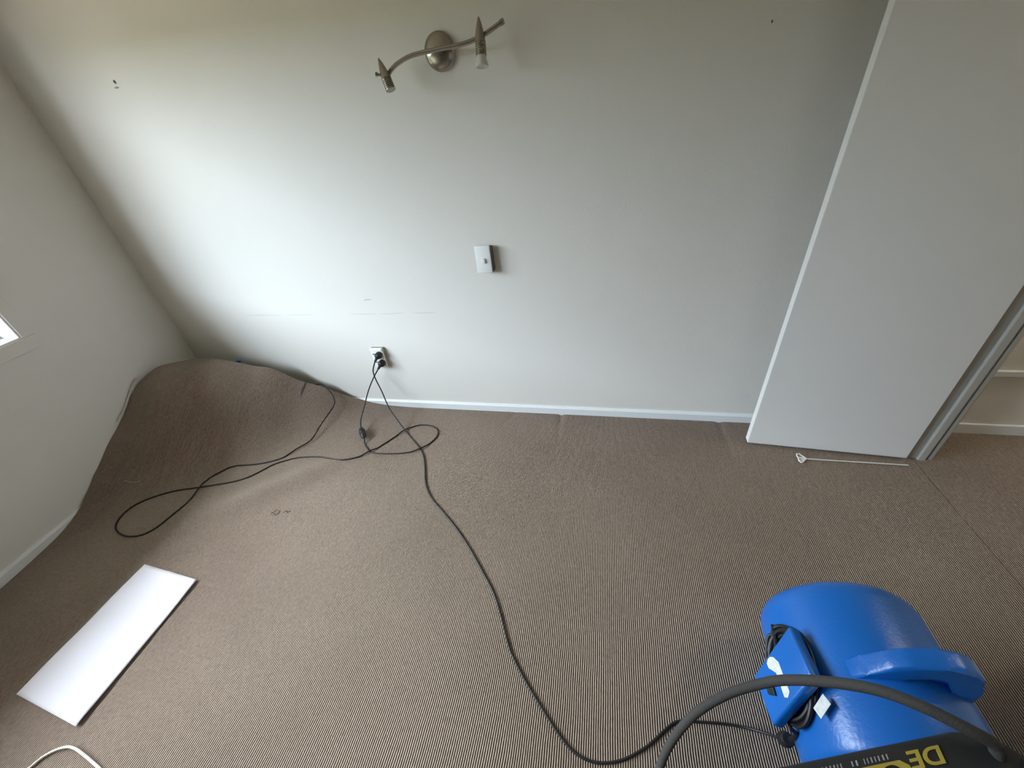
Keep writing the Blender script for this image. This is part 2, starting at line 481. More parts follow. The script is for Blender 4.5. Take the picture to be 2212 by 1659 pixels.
# window frame and panes
win = bpy.data.objects.new('window_1', None); C.objects.link(win); struct(win, 'white framed window at the left edge')
fw = 0.014
b = wall_box_bm(WS0, WS1, -0.125, -0.085, WZ0, WZ0 + fw, 0.003)
wall_box_bm(WS0, WS1, -0.125, -0.085, WZ1 - fw, WZ1, 0.003, bm=b)
wall_box_bm(WS0, WS0 + fw, -0.125, -0.085, WZ0 + fw, WZ1 - fw, 0.003, bm=b)
wall_box_bm(WS1 - fw, WS1, -0.125, -0.085, WZ0 + fw, WZ1 - fw, 0.003, bm=b)
link_bm('window_frame', b, 'trim', win)
SM = (WS0 + WS1) / 2
link_bm('mullion', wall_box_bm(SM - 0.02, SM + 0.02, -0.122, -0.086, WZ0 + fw, WZ1 - fw, 0.003), 'trim', win)
for a, c in ((WS0 + fw, SM - 0.02), (SM + 0.02, WS1 - fw)):
    b = wall_box_bm(a, a + 0.014, -0.118, -0.09, WZ0 + fw, WZ1 - fw, 0.003)
    wall_box_bm(c - 0.014, c, -0.118, -0.09, WZ0 + fw, WZ1 - fw, 0.003, bm=b)
    wall_box_bm(a + 0.014, c - 0.014, -0.118, -0.09, WZ0 + fw, WZ0 + fw + 0.014, 0.003, bm=b)
    wall_box_bm(a + 0.014, c - 0.014, -0.118, -0.09, WZ1 - fw - 0.014, WZ1 - fw, 0.003, bm=b)
    sash = link_bm('sash', b, 'trim', win)
    link_bm('pane', wall_box_bm(a + 0.012, c - 0.012, -0.106, -0.102, WZ0 + fw + 0.012, WZ1 - fw - 0.012), 'glass', sash)
b = wall_box_bm(WS0, WS1, -0.085, 0.002, WZ0, WZ0 + 0.008, 0.001)
wall_box_bm(WS0, WS0 + 0.008, -0.085, 0.002, WZ0 + 0.008, WZ1 - 0.008, 0.001, bm=b)
wall_box_bm(WS1 - 0.008, WS1, -0.085, 0.002, WZ0 + 0.008, WZ1 - 0.008, 0.001, bm=b)
wall_box_bm(WS0, WS1, -0.085, 0.002, WZ1 - 0.008, WZ1, 0.001, bm=b)
link_bm('window_reveal', b, 'trim', win)
# flat architrave around the opening
b = wall_box_bm(WS0 - 0.046, WS1 + 0.046, 0, 0.007, WZ0 - 0.056, WZ0, 0.002)
wall_box_bm(WS0 - 0.046, WS1 + 0.046, 0, 0.007, WZ1, WZ1 + 0.05, 0.002, bm=b)
wall_box_bm(WS0 - 0.046, WS0, 0, 0.007, WZ0, WZ1, 0.002, bm=b)
wall_box_bm(WS1, WS1 + 0.046, 0, 0.007, WZ0, WZ1, 0.002, bm=b)
struct(link_bm('trim_1', b, 'wall'), 'flat wall coloured architrave around the window')

# daylight sampling portal exactly in the window opening (emits nothing itself)
pl = bpy.data.lights.new('window_portal', 'AREA'); pl.shape = 'RECTANGLE'
pl.size = WS1 - WS0; pl.size_y = WZ1 - WZ0; pl.cycles.is_portal = True
po = bpy.data.objects.new('window_portal', pl); C.objects.link(po)
pc = CORNER + ALONG * SM + INWARD * (-0.135) + Vector((0, 0, (WZ0 + WZ1) / 2))
zax = -INWARD; yax = Vector((0, 0, 1)); xax = yax.cross(zax)
po.matrix_world = Matrix.Translation(pc) @ Matrix((xax, yax, zax)).transposed().to_4x4()

# outside: ground, plus an unseen block and overhang added to limit the sky light
struct(link_bm('ground_outside', box_bm(-30, -2.9, -25, 25, -0.7, -0.5), 'outside'))
struct(link_bm('horizon_blocker', box_bm(-8.6, -7.6, -22, 22, -0.5, 2.1), 'blocker_olive'))  # unseen block added to hide the low sky from the window
struct(link_bm('light_cut_eave', wall_box_bm(-1.5, 6.0, -0.95, -TH, 2.28, 2.40), 'eave_paint'))  # unseen overhang, sized to cut off the high sky

# skirting boards
def skirt_bm(length, hgt=0.047, th=0.013):
    pf = [(0, -0.02), (-th, -0.02), (-th, hgt - 0.010), (-th * 0.45, hgt - 0.001), (0, hgt)]
    return pf
b = bmesh.new()
pf = skirt_bm(0)
A = [b.verts.new((-2.47, BACK_Y + p, z)) for p, z in pf]; B = [b.verts.new((RIGHT_X, BACK_Y + p, z)) for p, z in pf]
for i in range(len(pf)): b.faces.new((A[i], A[(i + 1) % len(pf)], B[(i + 1) % len(pf)], B[i]))
b.faces.new(A[::-1]); b.faces.new(B)
struct(link_bm('baseboard_back', b, 'trim'))
b = bmesh.new()
A = []; B = []
for p, z in pf:
    A.append(b.verts.new(CORNER + ALONG * 0.0 + INWARD * (-p) + Vector((0, 0, z))))
    B.append(b.verts.new(CORNER + ALONG * 4.85 + INWARD * (-p) + Vector((0, 0, z))))
for i in range(len(pf)): b.faces.new((A[i], A[(i + 1) % len(pf)], B[(i + 1) % len(pf)], B[i]))
b.faces.new(A[::-1]); b.faces.new(B)
struct(link_bm('baseboard_left', b, 'trim'))
b = box_bm(RIGHT_X + 0.09, 2.6, BACK_Y - 0.012, BACK_Y, -0.02, 0.05, 0.004)
struct(link_bm('baseboard_hall', b, 'trim'))
b = box_bm(RIGHT_X + 0.09, 2.6, BACK_Y - 0.014, BACK_Y, 0.298, 0.326, 0.004)
struct(link_bm('trim_2', b, 'trim'), 'low horizontal rail on the hallway wall')

# door frame: jamb with a stop bead, head and near jamb
b = box_bm(RIGHT_X - 0.020, RIGHT_X + 0.082, 1.436, 1.462, -0.02, 2.02, 0.008, 3)
box_bm(RIGHT_X + 0.016, RIGHT_X + 0.046, 1.424, 1.438, -0.02, 2.02, 0.005, 2, bm=b)
box_bm(RIGHT_X + 0.058, RIGHT_X + 0.072, 1.431, 1.438, -0.02, 2.02, 0.003, 2, bm=b)
box_bm(RIGHT_X - 0.014, RIGHT_X + 0.084, 0.715, 0.735, -0.02, 2.02, 0.004, 2, bm=b)
box_bm(RIGHT_X - 0.014, RIGHT_X + 0.084, 0.735, 1.436, 2.0, 2.02, 0.004, 2, bm=b)
struct(link_bm('trim_3', b, 'jamb'), 'painted door jamb with stop bead')

# door leaf, swung open almost flat against the back wall
HX, HY = 1.2615, 1.4175
FX, FY = 0.6724, 1.4589
dv = Vector((FX - HX, FY - HY, 0)); L = dv.length; dv.normalize(); nv_ = Vector((-dv.y, dv.x, 0))
if nv_.y < 0: nv_ = -nv_
b = box_bm(0, L, 0, 0.035, 0.012, 1.99, 0.0022, 2)
for v in b.verts: v.co = Vector((HX, HY, 0)) + dv * v.co.x + nv_ * v.co.y + Vector((0, 0, v.co.z))
d1 = link_bm('door_1', b, 'door'); struct(d1, 'plain white door leaf standing open in front of the back wall')

# marks on the back wall
def wall_patch(name, pts, m, label):
    """thin irregular relief on the back wall; pts (x,z)"""
    o = link_bm(name, prism_bm([(x, BACK_Y + 0.001, z) for x, z in pts], (0, -1, 0), 0.0018), m, wb)
    o['label'] = label
    return o
random.seed(4)
def blob(cx, cz, rx, rz, n=9):
    return [(cx + rx * math.cos(2 * math.pi * k / n) * random.uniform(.75, 1.15), cz + rz * math.sin(2 * math.pi * k / n) * random.uniform(.75, 1.15)) for k in range(n)]
wall_patch('screw_hole', blob(-1.949, 1.630, 0.0062, 0.0065), 'hole', 'small dark screw hole')
wall_patch('paint_chip', blob(-1.955, 1.612, 0.012, 0.0035), 'mark', 'small scuffed chip under the screw hole')
wall_patch('nail_hole', blob(0.455, 1.494, 0.0022, 0.004), 'hole', 'tiny black nail hole')
wall_patch('scuff', [(-1.160, .669), (-1.150, .674), (-1.135, .6745), (-1.120, .675), (-1.120, .676), (-1.140, .677), (-1.152, .676), (-1.161, .671)], 'mark', 'short pencil like scuff')
def crack(x0, x1, z):
    n = max(3, int((x1 - x0) / 0.03)); top = []; bot = []
    for i in range(n + 1):
        x = x0 + (x1 - x0) * i / n; zz = z + 0.0012 * math.sin(x * 37) + random.uniform(-.0007, .0007)
        w = 0.0011 * math.sin(math.pi * (0.06 + 0.88 * i / n)) + 0.0002
        top.append((x, zz + w)); bot.append((x, zz - w))
    wall_patch('crack', bot + top[::-1], 'crackmark', 'faint hairline joint in the plaster')
crack(-1.93, -1.70, .5985); crack(-1.66, -1.50, .598); crack(-1.27, -1.12, .5985); crack(-1.10, -0.96, .599); crack(-0.92, -0.79, .6)
#OBJECTS
# ------------------------------------------------------------------ fill light, added out of frame to brighten the hallway
hlm = thing('hall_fill_light', 'round opal fill light added at the unseen hallway ceiling', 'lamp', (2.25, 1.28, CEIL))
adopt(hlm, link_bm('base', lathe_bm([(0, 0.11), (0.02, 0.115), (0.03, 0.11)], (2.25, 1.28, CEIL), (2.25, 1.28, 0), 32), 'plastic_white', smooth=True))
adopt(hlm, link_bm('fill_shade', lathe_bm([(0.03, 0.105), (0.05, 0.10), (0.07, 0.075), (0.08, 0.04), (0.083, 0)], (2.25, 1.28, CEIL), (2.25, 1.28, 0), 32), 'opal', smooth=True))

# ------------------------------------------------------------------ two-spot wall lamp
lamp = thing('wall_lamp', 'brushed steel wall lamp with a wavy bar and two bullet spots', 'lamp', (-0.552, BACK_Y, 1.55))
bc = Vector((-0.553, BACK_Y, 1.551))
adopt(lamp, link_bm('mounting_plate', lathe_bm([(0, 0.050), (0.006, 0.0535), (0.014, 0.0515), (0.021, 0.043), (0.0255, 0.026), (0.027, 0)], bc, bc + Vector((0, -1, 0)), 40), 'steel', smooth=True))
adopt(lamp, link_bm('stem', lathe_bm([(0.02, 0.011), (0.05, 0.009), (0.082, 0.009)], bc + Vector((0.012, 0, -0.004)), bc + Vector((0.012, -1, -0.004)), 16), 'steel', smooth=True))
bar_pts = [(-0.721, 1.546, 1.507), (-0.705, 1.546, 1.519), (-0.679, 1.546, 1.531), (-0.633, 1.546, 1.543), (-0.584, 1.546, 1.547), (-0.543, 1.546, 1.548), (-0.511, 1.546, 1.549),
           (-0.472, 1.546, 1.549), (-0.433, 1.546, 1.552), (-0.406, 1.546, 1.557), (-0.37, 1.546, 1.566), (-0.339, 1.546, 1.577), (-0.3205, 1.546, 1.5837)]
adopt(lamp, link_bm('bar', tube_bm(catmull(bar_pts, 6), 0.0068, 14), 'steel', smooth=True))
adopt(lamp, link_bm('bar_end_cap', lathe_bm([(0, 0.0080), (0.012, 0.0082), (0.014, 0.007), (0.0145, 0)], (-0.3245, 1.546, 1.5823), (-0.312, 1.546, 1.5865), 16), 'steel', smooth=True))
def spot(tip, bot, bulb):
    tip, bot = Vector(tip), Vector(bot)
    Ln = (bot - tip).length
    prof = [(0, 0), (0.004, 0.0028), (Ln * 0.18, 0.0075), (Ln * 0.38, 0.0125), (Ln * 0.52, 0.0150), (Ln * 0.62, 0.0160)]
    t = Ln * 0.62
    while t < Ln * 0.94:                                    # cooling grooves
        prof += [(t + 0.0012, 0.0165), (t + 0.0034, 0.0165), (t + 0.0036, 0.0146), (t + 0.0050, 0.0146)]
        t += 0.0052
    prof += [(Ln * 0.965, 0.0168), (Ln, 0.0168)]
    body = adopt(lamp, link_bm('spot_head', lathe_bm(prof, tip, bot, 28), 'steel', smooth=True))
    ax = (bot - tip).normalized()
    if bulb:
        g = link_bm('bulb', lathe_bm([(-0.006, 0.0145), (0.006, 0.0150), (0.026, 0.0205), (0.028, 0.0195), (0.024, 0.012), (0.020, 0)], bot, bot + ax, 24), 'lamp_white', smooth=True)
        g['label'] = 'white reflector bulb in the spot head'
    else:
        g = link_bm('bulb', lathe_bm([(-0.004, 0.0135), (-0.003, 0.0135), (-0.001, 0.0130), (-0.002, 0)], bot, bot + ax, 24), 'lamp_white', smooth=True)
    g.parent = body
    return body
hl = spot((-0.7375, 1.532, 1.552), (-0.709, 1.512, 1.463), False)
k = link_bm('swivel_knob', lathe_bm([(0, 0.004), (0.010, 0.004), (0.011, 0.0065), (0.018, 0.0065), (0.019, 0.004)], (-0.735, 1.52, 1.506), (-0.76, 1.512, 1.512), 14), 'steel', smooth=True)
k.parent = hl
hr = spot((-0.386, 1.536, 1.606), (-0.3855, 1.516, 1.512), True)

# ------------------------------------------------------------------ light switch
sw = thing('light_switch', 'white light switch plate with a small rocker on the back wall', 'switch', (-0.497, BACK_Y, 0.86))
adopt(sw, link_bm('mounting_block', box_bm(-0.529, -0.4595, 1.593, BACK_Y, 0.803, 0.911, 0.006), 'block_brown', label='dark brown mounting block'))
adopt(sw, link_bm('switch_plate', box_bm(-0.5325, -0.4645, 1.589, 1.598, 0.801, 0.918, 0.0035, 3), 'plastic_white', smooth=True))
adopt(sw, link_bm('rocker', box_bm(-0.505, -0.490, 1.5805, 1.590, 0.845, 0.866, 0.003, 2), 'plastic_white', smooth=True))

# ------------------------------------------------------------------ power outlet and its two plugs
ol = thing('power_outlet', 'white double power outlet low on the back wall', 'outlet', (-1.176, BACK_Y, 0.34))
adopt(ol, link_bm('mounting_block', box_bm(-1.212, -1.139, 1.610, BACK_Y, 0.286, 0.406, 0.003), 'block_tan', label='tan side of the mounting block'))
adopt(ol, link_bm('outlet_plate', box_bm(-1.2135, -1.140, 1.603, 1.611, 0.284, 0.4075, 0.003, 3), 'plastic_white', smooth=True))
adopt(ol, link_bm('outlet_lip', box_bm(-1.210, -1.143, 1.598, 1.604, 0.390, 0.404, 0.002, 2), 'plastic_white', smooth=True))
for z in (0.371, 0.321):
    adopt(ol, link_bm('toggle', box_bm(-1.204, -1.192, 1.597, 1.604, z - 0.002, z + 0.004, 0.0012, 1), 'mark'))
def plug(c, ex):
    """round plug head on the outlet with its angled strain relief"""
    c = Vector(c); ex = Vector(ex)
    b = lathe_bm([(0, 0.0165), (0.006, 0.0185), (0.018, 0.0190), (0.028, 0.0165), (0.034, 0.010), (0.035, 0)], c, c + Vector((0, -1, 0)), 24)
    st = c + Vector((-0.006, -0.022, -0.006))
    lathe_bm([(0, 0.0085), ((ex - st).length * 0.6, 0.0075), ((ex - st).length * 0.62, 0.0062), ((ex - st).length, 0.0062)], st, ex, 14, bm=b)
    return link_bm('plug', b, 'rubber', smooth=True)

# ------------------------------------------------------------------ black power cords
C1A = [(-1.1858, 1.575, 0.3421), (-1.2092, 1.565, 0.2911), (-1.2101, 1.56, 0.2391), (-1.1802, 1.535, 0.1694), (-1.1422, 1.495, 0.091), (-1.0706, 1.44, 0.0342)]
C1 = [(-1.0069, 1.3914), (-0.898, 1.2948), (-0.8471, 1.2337), (-0.8095, 1.16), (-0.7663, 1.0648), (-0.7104, 0.9922), (-0.638, 0.9323), (-0.5509, 0.8594), (-0.4753, 0.7867), (-0.4004, 0.7038), (-0.3363, 0.6288), (-0.294, 0.5592), (-0.2669, 0.5072), (-0.2391, 0.4597), (-0.1918, 0.405), (-0.1465, 0.3595), (-0.111, 0.3263), (-0.0751, 0.294), (-0.0407, 0.2708), (-0.0051, 0.2597), (0.0348, 0.2599), (0.0855, 0.2752), (0.1432, 0.3091), (0.1922, 0.3506), (0.2172, 0.3701), (0.2412, 0.379), (0.2929, 0.3853), (0.3494, 0.3914)]
C2A = [(-1.1838, 1.577, 0.293), (-1.2301, 1.567, 0.2336), (-1.270, 1.540, 0.165), (-1.2925, 1.480, 0.088), (-1.2970, 1.430, 0.048), (-1.2870, 1.400, 0.030)]
C2 = [(-1.2108, 1.2913), (-1.1704, 1.2533), (-1.1377, 1.2329), (-1.0646, 1.2302), (-0.9663, 1.2431), (-0.8892, 1.2732), (-0.8445, 1.3352), (-0.831, 1.3822), (-0.8418, 1.4252), (-0.8832, 1.4556), (-0.9412, 1.4627), (-0.9902, 1.447), (-1.0375, 1.3974), (-1.0769, 1.3355), (-1.1149, 1.276), (-1.147, 1.2353), (-1.1995, 1.1877), (-1.2725, 1.1577), (-1.4084, 1.1717), (-1.5136, 1.16), (-1.5794, 1.1337), (-1.6347, 1.0956), (-1.6817, 1.0335), (-1.7194, 0.996), (-1.7764, 0.9658), (-1.9151, 0.9181), (-2.0353, 0.8813), (-2.1196, 0.8296), (-2.1723, 0.7658), (-2.1707, 0.7029), (-2.1332, 0.6581), (-2.0709, 0.6327), (-2.0111, 0.6289), (-1.954, 0.6478), (-1.9245, 0.6896), (-1.9118, 0.7604), (-1.9026, 0.8269), (-1.9149, 0.9096), (-1.9234, 0.9681), (-1.8949, 1.015), (-1.8486, 1.0601), (-1.7678, 1.0819), (-1.6868, 1.1064), (-1.6174, 1.1473)]
C2B = [(-1.5781, 1.2108, 0.0077), (-1.5342, 1.2823, 0.0118), (-1.5284, 1.3652, 0.0336), (-1.5124, 1.4401, 0.0603), (-1.5012, 1.4984, 0.0824), (-1.5132, 1.5345, 0.1017), (-1.5472, 1.5637, 0.1328), (-1.6, 1.585, 0.1661), (-1.66, 1.592, 0.15), (-1.72, 1.585, 0.05)]
CR = 0.0033
def on_carpet(pts, lift=0.0):
    return [(x, y, float(carpet_z(x, y)) + CR + lift) for x, y in pts]
def settle(path, others, start=30):
    """raise a lying cord where it crosses one laid down before it"""
    bump = np.zeros(len(path))
    P = np.array([tuple(p) for p in path])
    for i in range(len(P)):
        cand = [q for q in others] + [P[j] for j in range(0, max(0, i - 25))]
        if not cand: continue
        Q = np.array(cand)
        d = np.hypot(Q[:, 0] - P[i, 0], Q[:, 1] - P[i, 1])
        near = d[np.abs(Q[:, 2] - P[i, 2]) < 0.02]
        if len(near) and near.min() < 0.011: bump[i] = 2 * CR
    k = np.hanning(13); k /= k.max()
    sm = np.array([max(bump[max(0, i - 6):i + 7] * k[max(0, 6 - i):6 - i + len(P)][:len(bump[max(0, i - 6):i + 7])]) for i in range(len(P))])
    return [Vector((P[i, 0], P[i, 1], P[i, 2] + sm[i])) for i in range(len(P))]
p1 = catmull(C1A + on_carpet(C1) + [(0.395, 0.3895, 0.012), (0.4310, 0.378, 0.040), (0.449, 0.362, 0.075)], 8)
cord1 = thing('mains_cable', 'black power cord running across the carpet from the outlet to the blue blower', 'cord', (-1.16, 1.586, 0.371))
adopt(cord1, link_bm('cable', tube_bm(p1, CR, 10), 'cord_brown', smooth=True))
adopt(cord1, plug((-1.163, 1.606, 0.371), C1A[0]))
sb = lathe_bm([(-0.018, 0.006), (-0.010, 0.011), (0.0, 0.0145), (0.014, 0.0155), (0.024, 0.0145), (0.030, 0.011)], (0.449, 0.361, 0.083), (0.449, 0.352, 0.125), 20)
s1 = adopt(cord1, link_bm('connector', sb, 'rubber', smooth=True, label='black cord connector under the blower box'))

p2 = settle(catmull(C2A + [(-1.2745, 1.3795, 0.026), (-1.2225, 1.317, 0.022)] + on_carpet(C2) + C2B, 8), [q for q in p1 if q.z < 0.03])
cord2 = thing('extension_cord', 'black cord lying in loops and running over the billowed carpet edge', 'cord', (-1.16, 1.586, 0.321))
adopt(cord2, link_bm('cable', tube_bm(p2, CR, 10), 'cord_brown', smooth=True))
adopt(cord2, plug((-1.160, 1.606, 0.321), C2A[0]))
q0, q1 = Vector((-1.279, 1.386, 0.0265)), Vector((-1.221, 1.314, 0.0225))
Ls = (q1 - q0).length
adopt(cord2, link_bm('inline_socket', lathe_bm([(0, 0.006), (0.006, 0.010), (Ls * 0.3, 0.0165), (Ls * 0.55, 0.0175), (Ls * 0.58, 0.0155), (Ls * 0.62, 0.0165), (Ls * 0.85, 0.0145), (Ls - 0.005, 0.009), (Ls, 0.006)], q0, q1, 20), 'rubber', smooth=True))

# ------------------------------------------------------------------ blue blower (air mover) at the right
XC, ZC, BR = 0.6227, 0.1764, 0.1734
blow = thing('air_mover', 'blue plastic air mover with a carry handle on the carpet at right', 'blower', (XC, 0.46, 0))
Y0, Y1 = 0.288, 0.640
AXY = Vector((0, 1, 0))
prof = [(0, 0.0), (0.002, BR - 0.075), (0.0, BR - 0.06), (0.0, BR - 0.028), (0.006, BR - 0.012), (0.022, BR - 0.002), (0.035, BR)]
Lb = Y1 - Y0
prof += [(Lb - 0.048, BR), (Lb - 0.030, BR - 0.004), (Lb - 0.014, BR - 0.014), (Lb - 0.004, BR - 0.030), (Lb, BR - 0.05), (Lb - 0.003, BR - 0.07), (Lb - 0.012, BR - 0.085), (Lb - 0.012, 0)]
body = link_bm('housing', lathe_bm(prof, (XC, Y0, ZC), (XC, Y1, ZC), 72), 'blue', smooth=True)
adopt(blow, body)
# outlet snout towards the right, low on the floor
sn = bmesh.new()
ring = []
for x, z0, z1, ya, yb in ((XC, 0.012, 0.155, 0.33, 0.60), (0.76, 0.012, 0.130, 0.33, 0.60), (0.845, 0.012, 0.098, 0.32, 0.61)):
    ring.append([sn.verts.new((x, y, z)) for y, z in ((ya, z0), (yb, z0), (yb, z1), (ya, z1))])
for A_, B_ in zip(ring, ring[1:]):
    for i in range(4): sn.faces.new((A_[i], A_[(i + 1) % 4], B_[(i + 1) % 4], B_[i]))
sn.faces.new(ring[0]); sn.faces.new(ring[-1])
bmesh.ops.bevel(sn, geom=list(sn.edges), offset=0.008, segments=2, affect='EDGES')
adopt(blow, link_bm('outlet_snout', sn, 'blue', smooth=True))
for x in (XC - 0.07, XC + 0.08):
    for y in (0.33, 0.59):
        adopt(blow, link_bm('foot', lathe_bm([(0, 0.014), (0.012, 0.016), (0.035, 0.018)], (x, y, 0.0), (x, y, 1), 16), 'rubber', smooth=True))
# inlet grille on the far side of the drum
for rr_ in (0.03, 0.05, 0.07, 0.085):
    pts = [(XC + rr_ * math.cos(a), Y1 - 0.008, ZC + rr_ * math.sin(a)) for a in [2 * math.pi * k / 32 for k in range(32)]]
    adopt(blow, link_bm('grille_ring', tube_bm(pts, 0.002, 6, closed=True), 'black_plastic', smooth=True))
# molded carry handle: an arch across the top
def arch(outer, inner, y0, y1, bev):
    return prism_bm([(x, y0, z) for x, z in outer + inner[::-1]], (0, 1, 0), y1 - y0, bev, 3)
outer = [(0.522, 0.310), (0.548, 0.350), (0.575, 0.391), (0.600, 0.412), (0.650, 0.425), (0.680, 0.428), (0.703, 0.419), (0.722, 0.396), (0.735, 0.355), (0.750, 0.280)]
inner = [(0.575, 0.305), (0.590, 0.345), (0.607, 0.368), (0.622, 0.376), (0.650, 0.383), (0.668, 0.386), (0.682, 0.378), (0.690, 0.360), (0.696, 0.330), (0.700, 0.290)]
hd = adopt(blow, link_bm('handle', arch(outer, inner, 0.418, 0.456, 0.008), 'blue', smooth=True))
web = [(0.560, 0.300), (0.590, 0.350), (0.620, 0.380), (0.672, 0.388), (0.690, 0.350), (0.700, 0.290)]
wb_ = link_bm('handle_web', prism_bm([(x, 0.432, z) for x, z in web], (0, 1, 0), 0.014), 'blue'); wb_.parent = hd
# control box: a flanged panel on a narrower neck at the left of the drum
PH = math.radians(155)
NN = Vector((math.cos(PH), 0, math.sin(PH))); TT = Vector((math.sin(PH), 0, -math.cos(PH))); AX0 = Vector((XC, 0, ZC - 0.003))
def on_panel(y, t, off): return AX0 + NN * (BR + off) + TT * t + AXY * y
def flat(poly, off, depth, bev=0.0, seg=3): return prism_bm([on_panel(y, t, off) for y, t in poly], NN, depth, bev, seg)
corners = [(0.5135, 0.0540), (0.405, 0.0705), (0.3475, -0.0760), (0.4461, -0.0930)]
cc = (sum(p[0] for p in corners) / 4, sum(p[1] for p in corners) / 4)
neckp = [(cc[0] + (p[0] - cc[0]) * 0.62, cc[1] + (p[1] - cc[1]) * 0.62) for p in corners]
adopt(blow, link_bm('box_neck', flat(neckp, -0.05, 0.075, 0.004), 'blue', smooth=True))
cb = adopt(blow, link_bm('control_box', flat(corners, 0.018, 0.028, 0.007), 'blue', smooth=True))
def sub(o, par):
    o.parent = par; return o
sub(link_bm('label_strip', flat([(0.4655, -0.033), (0.468, -0.025), (0.4648, -0.0152), (0.452, -0.005), (0.3947, 0.0), (0.386, -0.009), (0.3882, -0.0179), (0.4346, -0.0207), (0.4479, -0.038), (0.458, -0.040)], 0.0455, 0.0012), 'label', label='torn silver white label strip'), cb)
sub(link_bm('switch_rocker', flat([(0.428, -0.058), (0.423, -0.038), (0.394, -0.037), (0.400, -0.0564)], 0.0455, 0.006, 0.0015, 2), 'black_plastic', label='black rocker switch'), cb)
# flex wound round the neck behind the panel
coil = []
random.seed(7)
for k in range(7 * 20 + 1):
    a = 2 * math.pi * k / 20
    lp = k // 20
    ry = 0.076 + 0.006 * (lp % 4); rt = 0.054 + 0.004 * ((lp * 2) % 5)
    yy = 0.446 + ry * math.cos(a); tt = -0.022 + rt * math.sin(a)
    yy += 0.30 * (tt + 0.022)
    coil.append(on_panel(yy, tt, 0.004 + 0.0022 * ((lp * 3) % 6) + 0.002 * math.sin(a * 2 + lp)))
# loose tail down to the connector
coil += [on_panel(0.372, -0.060, 0.012), Vector((0.444, 0.350, 0.178)), Vector((0.449, 0.350, 0.140)), Vector((0.449, 0.3525, 0.122))]
adopt(blow, link_bm('wound_flex', tube_bm(catmull(coil, 3), 0.0046, 8), 'rubber', smooth=True, label='black flex wound round the box neck'))
tagp = [Vector((0.4745, 0.391, 0.298)), Vector((0.480, 0.3725, 0.304)), Vector((0.461, 0.351, 0.282)), Vector((0.456, 0.3695, 0.276))]
tn = (tagp[1] - tagp[0]).cross(tagp[2] - tagp[0]).normalized()
adopt(blow, link_bm('cord_tag', prism_bm(tagp, tn, 0.0008), 'label', label='small white test tag on the flex'))

# ------------------------------------------------------------------ blue nozzle tucked under the lifted carpet edge
nz = thing('duct_nozzle', 'blue plastic nozzle just peeking from behind the billowed carpet', 'nozzle', (-2.09, 1.555, 0))
b = bmesh.new(); ring = []
for z, hx, hy in ((-0.02, 0.042, 0.030), (0.10, 0.038, 0.028), (0.22, 0.034, 0.026), (0.295, 0.031, 0.024), (0.318, 0.027, 0.020)):
    ring.append([b.verts.new((-2.105 + hx * math.cos(a) * (1 if abs(math.cos(a)) < .8 else .94), 1.568 + hy * math.sin(a), z)) for a in [2 * math.pi * k / 16 for k in range(16)]])
for A_, B_ in zip(ring, ring[1:]):
    for i in range(16): b.faces.new((A_[i], A_[(i + 1) % 16], B_[(i + 1) % 16], B_[i]))
b.faces.new(ring[0][::-1])
adopt(nz, link_bm('duct', b, 'blue', smooth=True))
adopt(nz, link_bm('lip', tube_bm([(-2.105 + 0.028 * math.cos(a), 1.568 + 0.021 * math.sin(a), 0.319) for a in [2 * math.pi * k / 24 for k in range(24)]], 0.0045, 8, closed=True), 'blue', smooth=True))

# ------------------------------------------------------------------ charcoal machine in the near right corner
VZ = 0.600
vac = thing('floor_machine', 'charcoal grey floor machine with yellow lettering in the near right corner', 'machine', (0.45, 0.13, 0))
e0, e1 = Vector((0.255, 0.1845, 0)), Vector((0.520, 0.2735, 0))
ux = (e1 - e0).normalized(); uy = Vector((ux.y, -ux.x, 0))              # uy heads back towards the camera
def vp(u, v, z): return e0 + ux * u + uy * v + Vector((0, 0, z))
def vshape(lo, grow, z0, z1, bev):
    out = [(-0.01, 0), (0.245, 0), (0.285, 0.008), (0.305, 0.03), (0.318, 0.09), (0.318, 0.20), (0.29, 0.235), (0.03, 0.235), (-0.01, 0.20), (-0.03, 0.10), (-0.03, 0.02)]
    cx_, cy_ = 0.145, 0.12
    return prism_bm([vp(cx_ + (u - cx_) * grow, cy_ + (v - cy_) * grow, z0) for u, v in out], (0, 0, 1), z1 - z0, bev, 3)
adopt(vac, link_bm('tank', vshape(0, 0.90, 0.03, 0.50, 0.01), 'black_plastic', smooth=True))
lid = adopt(vac, link_bm('lid', vshape(0, 1.0, 0.49, VZ, 0.006), 'grey_plastic', smooth=True))
for u, v in ((0.03, 0.04), (0.26, 0.04), (0.03, 0.2), (0.26, 0.2)):
    c_ = vp(u, v, 0)
    adopt(vac, link_bm('caster', lathe_bm([(0, 0.012), (0.004, 0.018), (0.03, 0.018), (0.034, 0.010)], (c_.x, c_.y, 0.0), (c_.x, c_.y, 1), 16), 'rubber', smooth=True))
grip = [vp(0.30, 0.045, VZ - 0.004), vp(0.296, 0.055, VZ + 0.012), vp(0.29, 0.08, VZ + 0.022), vp(0.285, 0.13, VZ + 0.022), vp(0.285, 0.165, VZ + 0.012), vp(0.285, 0.175, VZ - 0.004)]
adopt(vac, link_bm('grip', tube_bm(catmull(grip, 5), 0.010, 10), 'black_plastic', smooth=True))
